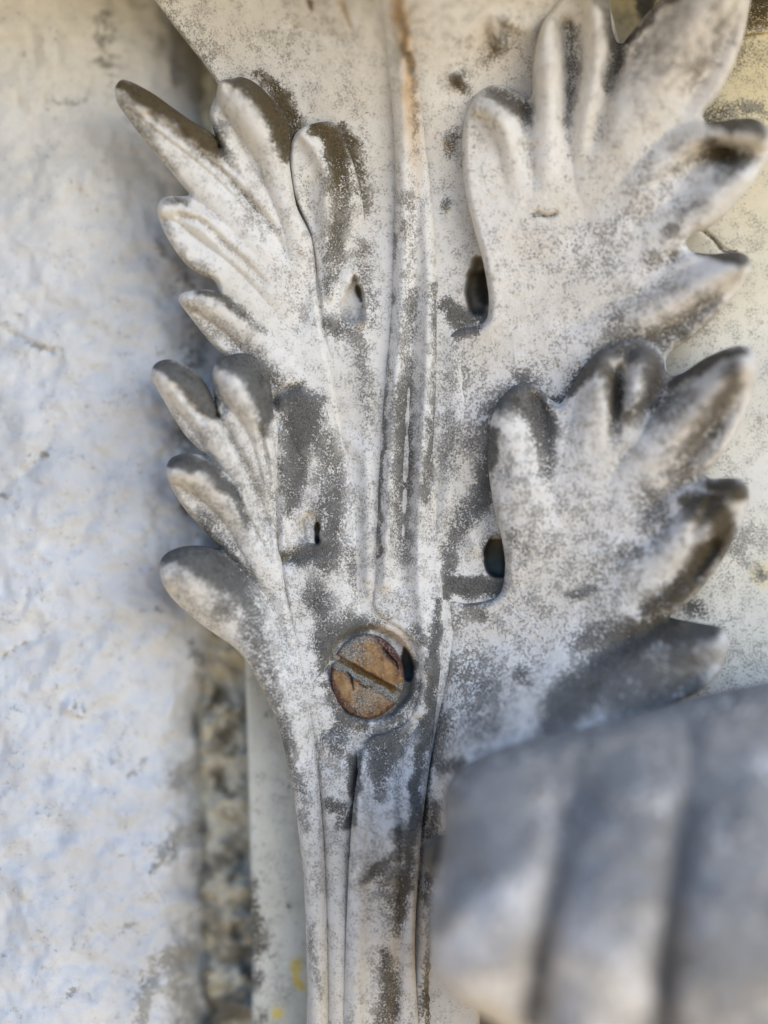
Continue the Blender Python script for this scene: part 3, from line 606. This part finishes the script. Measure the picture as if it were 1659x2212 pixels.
# upper right leaflet: the biggest, leaning out of the wall
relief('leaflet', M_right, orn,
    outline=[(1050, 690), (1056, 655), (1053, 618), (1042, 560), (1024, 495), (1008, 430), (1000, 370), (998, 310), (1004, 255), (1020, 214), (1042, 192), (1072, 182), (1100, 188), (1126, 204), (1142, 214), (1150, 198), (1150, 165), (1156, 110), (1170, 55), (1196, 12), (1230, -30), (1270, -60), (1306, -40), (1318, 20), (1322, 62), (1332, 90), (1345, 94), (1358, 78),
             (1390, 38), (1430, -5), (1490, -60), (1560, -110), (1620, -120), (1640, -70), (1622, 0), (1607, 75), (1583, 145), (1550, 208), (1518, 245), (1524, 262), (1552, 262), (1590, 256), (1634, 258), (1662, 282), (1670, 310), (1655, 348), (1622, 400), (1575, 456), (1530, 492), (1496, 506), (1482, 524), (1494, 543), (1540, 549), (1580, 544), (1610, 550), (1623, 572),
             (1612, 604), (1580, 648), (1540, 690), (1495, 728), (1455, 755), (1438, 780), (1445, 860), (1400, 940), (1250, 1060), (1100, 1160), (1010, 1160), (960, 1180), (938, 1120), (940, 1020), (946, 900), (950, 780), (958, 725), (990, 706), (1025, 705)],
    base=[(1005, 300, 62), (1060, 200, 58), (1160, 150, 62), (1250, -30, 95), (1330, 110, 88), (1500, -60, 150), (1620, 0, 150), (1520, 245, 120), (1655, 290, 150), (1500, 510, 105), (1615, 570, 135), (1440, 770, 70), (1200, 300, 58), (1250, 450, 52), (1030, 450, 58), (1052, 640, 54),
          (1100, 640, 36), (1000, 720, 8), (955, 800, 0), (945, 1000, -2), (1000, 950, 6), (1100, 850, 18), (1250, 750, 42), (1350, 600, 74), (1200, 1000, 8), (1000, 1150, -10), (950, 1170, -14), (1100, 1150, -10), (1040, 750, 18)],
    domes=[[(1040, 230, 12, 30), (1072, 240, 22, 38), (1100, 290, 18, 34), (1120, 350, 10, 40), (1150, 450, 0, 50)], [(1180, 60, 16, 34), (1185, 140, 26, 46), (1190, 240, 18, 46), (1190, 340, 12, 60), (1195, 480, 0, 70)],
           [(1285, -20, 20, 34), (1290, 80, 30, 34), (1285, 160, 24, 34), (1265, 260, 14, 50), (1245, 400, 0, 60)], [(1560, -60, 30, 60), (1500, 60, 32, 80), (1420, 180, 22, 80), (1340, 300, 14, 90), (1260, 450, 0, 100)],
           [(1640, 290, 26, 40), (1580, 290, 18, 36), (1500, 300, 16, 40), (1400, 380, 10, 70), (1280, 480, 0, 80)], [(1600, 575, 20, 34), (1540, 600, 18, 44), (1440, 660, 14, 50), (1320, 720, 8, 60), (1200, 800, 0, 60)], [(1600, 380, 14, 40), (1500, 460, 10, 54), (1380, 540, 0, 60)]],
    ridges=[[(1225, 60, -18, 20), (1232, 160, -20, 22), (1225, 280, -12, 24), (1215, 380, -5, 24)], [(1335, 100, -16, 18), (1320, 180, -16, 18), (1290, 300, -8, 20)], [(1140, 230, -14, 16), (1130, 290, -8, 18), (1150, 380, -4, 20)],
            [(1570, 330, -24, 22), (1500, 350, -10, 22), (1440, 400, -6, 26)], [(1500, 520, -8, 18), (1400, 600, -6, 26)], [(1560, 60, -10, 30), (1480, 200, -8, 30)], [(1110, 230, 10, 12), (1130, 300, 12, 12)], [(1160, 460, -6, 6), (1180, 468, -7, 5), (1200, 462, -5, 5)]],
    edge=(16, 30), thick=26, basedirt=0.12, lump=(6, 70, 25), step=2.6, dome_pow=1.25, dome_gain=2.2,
    dirt_shade=[[(1060, 200, 18, .95), (1095, 215, 24, 1.1), (1130, 232, 20, 1.1), (1138, 260, 14, .8)], [(1235, 60, 16, .6), (1235, 160, 18, .6), (1225, 260, 14, .45)], [(1300, -30, 18, .9), (1312, 40, 16, 1.0), (1335, 110, 18, 1.1), (1320, 160, 14, .9), (1310, 195, 9, .8)], [(1360, 85, 10, 1.1), (1400, 40, 11, 1.1), (1460, -20, 14, 1.1)],
          [(1530, 254, 10, 1.1), (1570, 266, 16, 1.2), (1620, 268, 16, 1.2), (1655, 290, 12, 1.0)], [(1545, 320, 24, .8), (1580, 340, 26, .95), (1615, 345, 22, 1.0), (1560, 380, 26, .6)], [(1500, 440, 24, .6), (1450, 500, 22, .65), (1480, 480, 24, .6), (1440, 530, 20, .6)],
          [(1510, 548, 9, 1.1), (1560, 552, 12, 1.2), (1605, 560, 12, 1.1)], [(1400, 560, 18, .6), (1450, 552, 16, .8)], [(1540, 640, 30, .62), (1490, 690, 34, .72), (1430, 730, 36, .85), (1360, 740, 34, .9), (1290, 790, 34, .8), (1240, 850, 26, .85)],
          [(1480, 600, 24, .45), (1380, 660, 26, .5), (1320, 700, 26, .5)], [(1160, 466, 5, .8), (1200, 462, 4, .8)], [(1400, 110, 40, .4), (1520, 0, 50, .42), (1540, 100, 40, .4), (1380, 160, 30, .35)], [(1430, 350, 40, .35), (1300, 560, 60, .28)],
          [(958, 716, 20, .85), (1000, 712, 18, 1.0), (1035, 712, 14, .9)], [(1080, 900, 26, .7), (1065, 1000, 24, .85), (1010, 1110, 20, .85)], [(1000, 800, 50, .42), (980, 950, 40, .5), (1150, 830, 50, .42)], [(1240, 860, 16, 1.0), (1190, 870, 14, .9)], [(1130, 830, 30, .8)]],
    hue=[[(1560, 0, 200, .7), (1560, 350, 160, .7), (1480, 680, 140, .6), (1300, 760, 90, .3)], [(1100, 220, 60, .4)]],
    stain_light=[[(1300, 60, 70, .10), (1500, 100, 120, .16)], [(1480, 640, 60, .15)]])

# lower right leaflet
relief('leaflet', M_right, orn,
    outline=[(1087, 1262), (1091, 1215), (1083, 1160), (1070, 1110), (1058, 1040), (1053, 980), (1058, 920), (1074, 874), (1098, 843), (1124, 828), (1150, 828), (1170, 842), (1190, 862), (1208, 872), (1222, 856), (1240, 824), (1268, 784), (1300, 752), (1335, 733), (1375, 728), (1412, 742), (1432, 768), (1438, 800), (1450, 812), (1475, 806),
             (1520, 776), (1562, 756), (1598, 747), (1624, 754), (1637, 782), (1633, 830), (1612, 890), (1580, 950), (1548, 996), (1524, 1022), (1534, 1034), (1562, 1033), (1595, 1034), (1614, 1050), (1617, 1082), (1602, 1130), (1574, 1186), (1540, 1240), (1500, 1288), (1462, 1320), (1446, 1332),
             (1475, 1340), (1520, 1348), (1558, 1356), (1574, 1378), (1568, 1420), (1548, 1462), (1510, 1494), (1460, 1520), (1400, 1560), (1340, 1640), (1250, 1760), (1150, 1900), (1050, 2050), (1000, 2200), (960, 2400), (884, 2400), (884, 2200), (884, 2050), (890, 1900), (905, 1760), (926, 1640), (944, 1520), (956, 1400), (958, 1300), (966, 1284), (1000, 1296), (1045, 1296), (1074, 1286)],
    base=[(1060, 950, 62), (1130, 835, 66), (1210, 880, 62), (1330, 735, 88), (1440, 800, 100), (1630, 770, 170), (1525, 1025, 130), (1615, 1060, 160), (1450, 1330, 120), (1570, 1380, 150), (1500, 1490, 150), (1090, 1200, 58), (1200, 1000, 70), (1300, 900, 84), (1250, 1150, 70), (1400, 1100, 100), (960, 1300, 4), (1050, 1300, 16), (1150, 1300, 48),
          (955, 1400, 2), (1050, 1400, 16), (1200, 1400, 52), (950, 1520, 6), (1050, 1550, 100), (1200, 1550, 165), (1350, 1450, 116), (925, 1650, 10), (1000, 1680, 150), (1150, 1700, 270), (905, 1800, 2), (950, 1800, 16), (890, 2100, -2), (950, 2100, 4), (950, 2350, 0)],
    domes=[[(1090, 900, 12, 40), (1110, 960, 14, 46), (1130, 1060, 9, 60), (1160, 1200, 0, 70)], [(1300, 790, 22, 40), (1290, 860, 22, 46), (1290, 960, 12, 70), (1270, 1120, 0, 80)], [(1390, 780, 14, 34), (1370, 860, 16, 34), (1350, 940, 8, 50), (1320, 1060, 0, 60)],
           [(1600, 790, 26, 46), (1540, 850, 26, 54), (1460, 930, 18, 60), (1380, 1020, 10, 70), (1280, 1140, 0, 80)], [(1590, 1060, 22, 40), (1520, 1120, 20, 50), (1440, 1200, 12, 50), (1360, 1260, 6, 60), (1260, 1320, 0, 60)], [(1545, 1390, 18, 44), (1460, 1420, 18, 60), (1340, 1480, 10, 80), (1200, 1560, 0, 80)],
           [(930, 1850, 8, 30), (915, 2100, 12, 32), (912, 2400, 12, 32)]],
    ridges=[[(1160, 860, -16, 16), (1178, 920, -12, 18), (1185, 1000, -6, 18)], [(1335, 800, -18, 16), (1330, 880, -12, 16), (1320, 940, -5, 16)], [(1440, 820, -16, 22), (1410, 870, -14, 20), (1370, 920, -6, 20)], [(1520, 1030, -10, 18), (1450, 1060, -8, 20), (1400, 1100, -4, 20)],
            [(1440, 1335, -16, 18), (1380, 1370, -12, 22), (1280, 1420, -5, 24)], [(1545, 1080, -14, 16), (1500, 1150, -8, 18)], [(1580, 830, -8, 16), (1530, 930, -7, 18)], [(1545, 1180, -14, 14), (1500, 1240, -8, 16)], [(965, 1300, -5, 10), (960, 1450, -5, 12), (930, 1640, -6, 12)], [(880, 1900, 0, 9), (925, 1990, -4, 9), (920, 2300, -4, 9)]],
    edge=(18, 34), thick=28, basedirt=0.17, lump=(6, 60, 26), step=2.5, dome_pow=1.25, dome_gain=2.2,
    holes=[([(930, 2030), (960, 2040), (1010, 2120), (1020, 2300), (960, 2300), (925, 2200)], 50, 20)],
    dirt_shade=[[(1085, 872, 20, 1.1), (1120, 856, 30, 1.3), (1150, 870, 30, 1.3), (1175, 900, 26, 1.2), (1178, 940, 18, 1.0), (1182, 990, 16, .65), (1180, 1030, 14, .6)], [(1068, 930, 13, .9), (1060, 1000, 10, .9)], [(1235, 845, 12, 1.1), (1270, 795, 14, 1.1), (1310, 760, 18, 1.2), (1360, 752, 26, 1.25), (1400, 772, 28, 1.2), (1415, 820, 24, 1.1), (1400, 865, 20, .95), (1360, 905, 12, .7)],
          [(1300, 795, 14, .9), (1325, 830, 20, .85), (1335, 890, 16, .8), (1328, 930, 14, .5)], [(1460, 825, 12, 1.1), (1520, 792, 14, 1.2), (1570, 766, 12, 1.2), (1610, 762, 10, 1.1)], [(1480, 850, 30, .5), (1440, 890, 24, .45)], [(1585, 800, 22, .75), (1570, 850, 24, .8), (1535, 920, 28, .85), (1490, 980, 32, .7), (1460, 1020, 28, .55)],
          [(1535, 1044, 12, 1.1), (1580, 1052, 18, 1.25), (1600, 1070, 14, 1.0), (1500, 1080, 18, .95), (1470, 1090, 12, .8)], [(1500, 1100, 26, .75), (1550, 1110, 28, .95), (1560, 1160, 24, 1.0), (1515, 1215, 26, 1.05), (1470, 1270, 26, 1.05), (1420, 1310, 24, .9), (1395, 1325, 18, .8)], [(1400, 1070, 30, .5), (1420, 1150, 30, .45), (1360, 1200, 24, .45)],
          [(1430, 1345, 16, 1.2), (1480, 1352, 16, 1.3), (1540, 1366, 16, 1.2), (1400, 1370, 30, 1.1), (1350, 1410, 40, 1.1), (1290, 1460, 44, 1.05), (1230, 1520, 44, 1.0), (1190, 1570, 30, .9)], [(1480, 1420, 40, .8), (1400, 1460, 50, .75), (1350, 1510, 50, .8), (1480, 1480, 40, .7)], [(1360, 1350, 26, .7), (1240, 1390, 24, .5)],
          [(975, 1278, 12, 1.2), (1010, 1270, 20, 1.3), (1060, 1272, 20, 1.2), (1010, 1300, 14, .9)], [(985, 1320, 26, .55), (1040, 1330, 16, .6)], [(1110, 1150, 22, .5), (1130, 1200, 12, .45)], [(1230, 1290, 12, .7), (1290, 1270, 9, .6)], [(1130, 1465, 18, .75), (1125, 1440, 12, .6)], [(1030, 1450, 60, .36), (1060, 1560, 50, .42)],
          [(950, 1380, 9, 1.0), (940, 1500, 13, 1.1), (920, 1640, 15, 1.1), (903, 1760, 14, 1.1), (890, 1850, 13, 1.0), (884, 1960, 12, .95)], [(960, 1560, 20, .6), (950, 1640, 18, .6), (985, 1650, 20, .85)], [(945, 1740, 14, .5), (930, 1800, 14, .6)], [(925, 1900, 12, .7), (935, 2000, 14, .7), (940, 2100, 24, .85), (930, 2180, 30, .9)], [(960, 1285, 7, 1.0), (958, 1350, 7, 1.0)]],
    hue=[[(1560, 820, 130, .7), (1540, 1150, 120, .9), (1430, 1300, 90, .8)], [(1320, 850, 60, .8)], [(950, 2000, 60, .4), (950, 2200, 70, .9)]],
    stain_light=[[(1500, 870, 60, .15), (1500, 1100, 60, .15)], [(935, 1990, 20, .12), (945, 2120, 26, .35)]])

# ------------------------------------------------------------------ curled tip of the next leaf, close to the camera
curl = thing('curled_leaf_tip', 'large blurred grey curled leaf tip with broad flutes, closest to the camera at lower right', 'leaf ornament', (0.05, -0.02, -0.12))
relief('leaf_blade', M_curl, curl,
    outline=[(1700, 1470), (1600, 1486), (1500, 1508), (1400, 1535), (1300, 1562), (1230, 1578), (1160, 1592), (1080, 1618), (1010, 1650), (972, 1684), (958, 1730), (960, 1790), (952, 1850), (936, 1920), (926, 1985), (928, 2050), (942, 2110), (975, 2155), (1025, 2185), (1085, 2215), (1180, 2290), (1350, 2420), (1700, 2600), (2300, 2700), (2500, 2300), (2300, 1700), (2000, 1490)],
    base=[(1000, 1680, 290), (1300, 1590, 290), (1700, 1500, 290), (2200, 1650, 290), (960, 1900, 380), (1200, 1800, 390), (1500, 1750, 400), (1900, 1750, 400), (940, 2080, 400), (1150, 2050, 455), (1450, 2050, 480), (1800, 2050, 480), (1050, 2200, 400), (1300, 2300, 440), (1600, 2450, 430), (2200, 2300, 430)],
    domes=[[(1090, 1700, 14, 110), (1080, 1900, 26, 130), (1050, 2100, 30, 110), (1040, 2250, 20, 110)], [(1380, 1640, 14, 120), (1340, 1850, 28, 130), (1300, 2100, 34, 130), (1280, 2400, 34, 130)],
           [(1640, 1580, 10, 150), (1620, 1850, 24, 160), (1600, 2100, 30, 160), (1600, 2500, 30, 160)], [(1950, 1600, 10, 150), (1950, 1900, 24, 160), (1950, 2400, 30, 160)]],
    ridges=[[(1300, 1640, -3, 40), (1250, 1750, -14, 44), (1195, 1950, -24, 40), (1140, 2250, -26, 36)], [(1500, 1640, -2, 40), (1480, 1760, -12, 44), (1452, 1950, -24, 40), (1425, 2300, -26, 36)], [(1790, 1700, -14, 40), (1760, 2300, -24, 36)]],
    edge=(46, 70), thick=60, basedirt=0.46, veil=0, lump=(20, 90, 27), step=4.0,
    dirt_shade=[[(970, 1700, 60, 1.1), (1100, 1670, 100, 1.0), (1300, 1650, 110, 1.0), (1500, 1620, 120, 1.0), (1700, 1560, 120, .8), (2300, 1700, 200, .8)], [(980, 1830, 90, 1.0), (1100, 1810, 90, .9), (1000, 1900, 50, .9), (955, 2000, 28, .9)],
          [(1260, 1700, 50, .9), (1230, 1850, 46, .85), (1190, 1980, 30, .8), (1150, 2200, 22, .7)], [(1480, 1750, 60, .85), (1455, 1950, 46, .85), (1430, 2250, 36, .8)], [(1380, 1800, 90, .9), (1340, 1920, 90, .85), (1300, 2030, 70, .75)],
          [(1600, 1760, 120, .85), (1620, 2000, 140, .8), (1620, 2300, 140, .75)]],
    hue=[[(1660, 1500, 10, .0)]])
curl.children[0]['label'] = 'broad fluted blade of the curled tip'
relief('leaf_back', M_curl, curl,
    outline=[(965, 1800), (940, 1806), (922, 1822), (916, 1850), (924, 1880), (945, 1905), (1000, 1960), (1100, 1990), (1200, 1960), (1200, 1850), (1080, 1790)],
    base=[(0, 0, 205)], edge=(20, 26), thick=40, basedirt=0.9, step=4.0, dirt_shade=[[(920, 1850, 60, 1.2), (1100, 1900, 90, 1.2)]], hue=[[(920, 1850, 90, .7)]])

# ------------------------------------------------------------------ the rusty slotted screw
SC = (793.0, 1461.0)
scr = thing('screw', 'rusty orange slotted screw head with flaking rim, fixing the leaf ornament', 'screw', (SC[0]*S-CU*S, -0.001, (CV-SC[1])*S))
hol = []
for k in range(20):
    a = 2*math.pi*k/20
    hol.append((SC[0]+80*math.cos(a)*(1+0.015*math.sin(3*a)), SC[1]+91*math.sin(a)*(1+0.015*math.cos(4*a))))
def headh(P, E):
    r2 = ((P[:, 0]-SC[0])/80)**2 + ((P[:, 1]-SC[1])/91)**2
    e = 13*np.sqrt(np.clip(1.15-r2, 0, 2))
    # slot: a trench across the head, steep upper wall and broken lower wall
    dx, dy = 0.870, 0.493
    s = (P[:, 0]-793)*(-dy) + (P[:, 1]-1452)*dx      # signed distance, + = lower left side
    s = s + 2.0*fnoise(P, 16, 3, 2)*(s > 6)
    cut = smooth(-3.5, 1.5, s)*smooth(30, 17, s + 3*fnoise(P, 20, 4, 2))
    e -= 19*cut*(0.55+0.45*smooth(26, 4, s))
    return e + 2.2*fnoise(P, 18, 6, 3)
def head_dirt(P, h, M):
    dx, dy = 0.870, 0.493
    s = (P[:, 0]-793)*(-dy) + (P[:, 1]-1452)*dx
    u = (P[:, 0]-793)*dx + (P[:, 1]-1452)*dy
    r = np.sqrt(((P[:, 0]-SC[0])/80)**2 + ((P[:, 1]-SC[1])/91)**2)
    n = fnoise(P, 14, 55, 3)
    M[:, 1] = np.maximum(M[:, 1], smooth(-2, 1, s)*smooth(15, 9, s+4*n))
    M[:, 0] = np.maximum(M[:, 0], .95*smooth(9, 13, s+4*n)*smooth(30, 23, s+5*n))
    M[:, 2] = np.maximum(M[:, 2], .8*smooth(-5, -1, s+3*n)*smooth(3, 0, s+3*n))
    M[:, 2] = np.maximum(M[:, 2], .75*smooth(20, 25, s+6*n)*smooth(33, 27, s+6*n))
    M[:, 2] = np.maximum(M[:, 2], .85*smooth(.90, .98, r+.12*n))
relief('screw_head', M_rust, scr, outline=hol, base=[(0, 0, -4)], extra=headh, veil=0, edge=(7, 9), thick=40, step=1.6, basedirt=.22, lump=(2, 30, 31), closed_back=True,
    ridges=[[(826, 1400, -6, 2.2), (838, 1412, -9, 2.6), (846, 1422, -9, 2.2), (856, 1432, -7, 2), (858, 1444, -4, 2)], [(748, 1452, -7, 2), (758, 1462, -9, 2.2), (761, 1476, -8, 2), (763, 1490, -4, 1.8)], [(776, 1478, -6, 1.8), (786, 1483, -6, 1.8), (792, 1486, -5, 1.8)]],
    dirt_shade=[[(765, 1385, 30, .85), (750, 1400, 26, .8), (775, 1415, 22, .62)], [(790, 1518, 30, .62), (820, 1520, 22, .5)], [(866, 1500, 16, .9)]],
    hue=[[(806, 1376, 10, .9), (836, 1392, 13, 1.0), (856, 1420, 12, 1.0), (866, 1450, 9, .8)], [(716, 1430, 10, .8), (714, 1460, 6, .8), (724, 1500, 6, .9), (745, 1530, 5, .9), (780, 1547, 5, .9)], [(828, 1402, 4, 1), (858, 1440, 3, 1)], [(750, 1454, 4, 1), (762, 1478, 4, 1)]],
    stain_light=[[(820, 1545, 16, .4)]], dirt_fn=head_dirt)
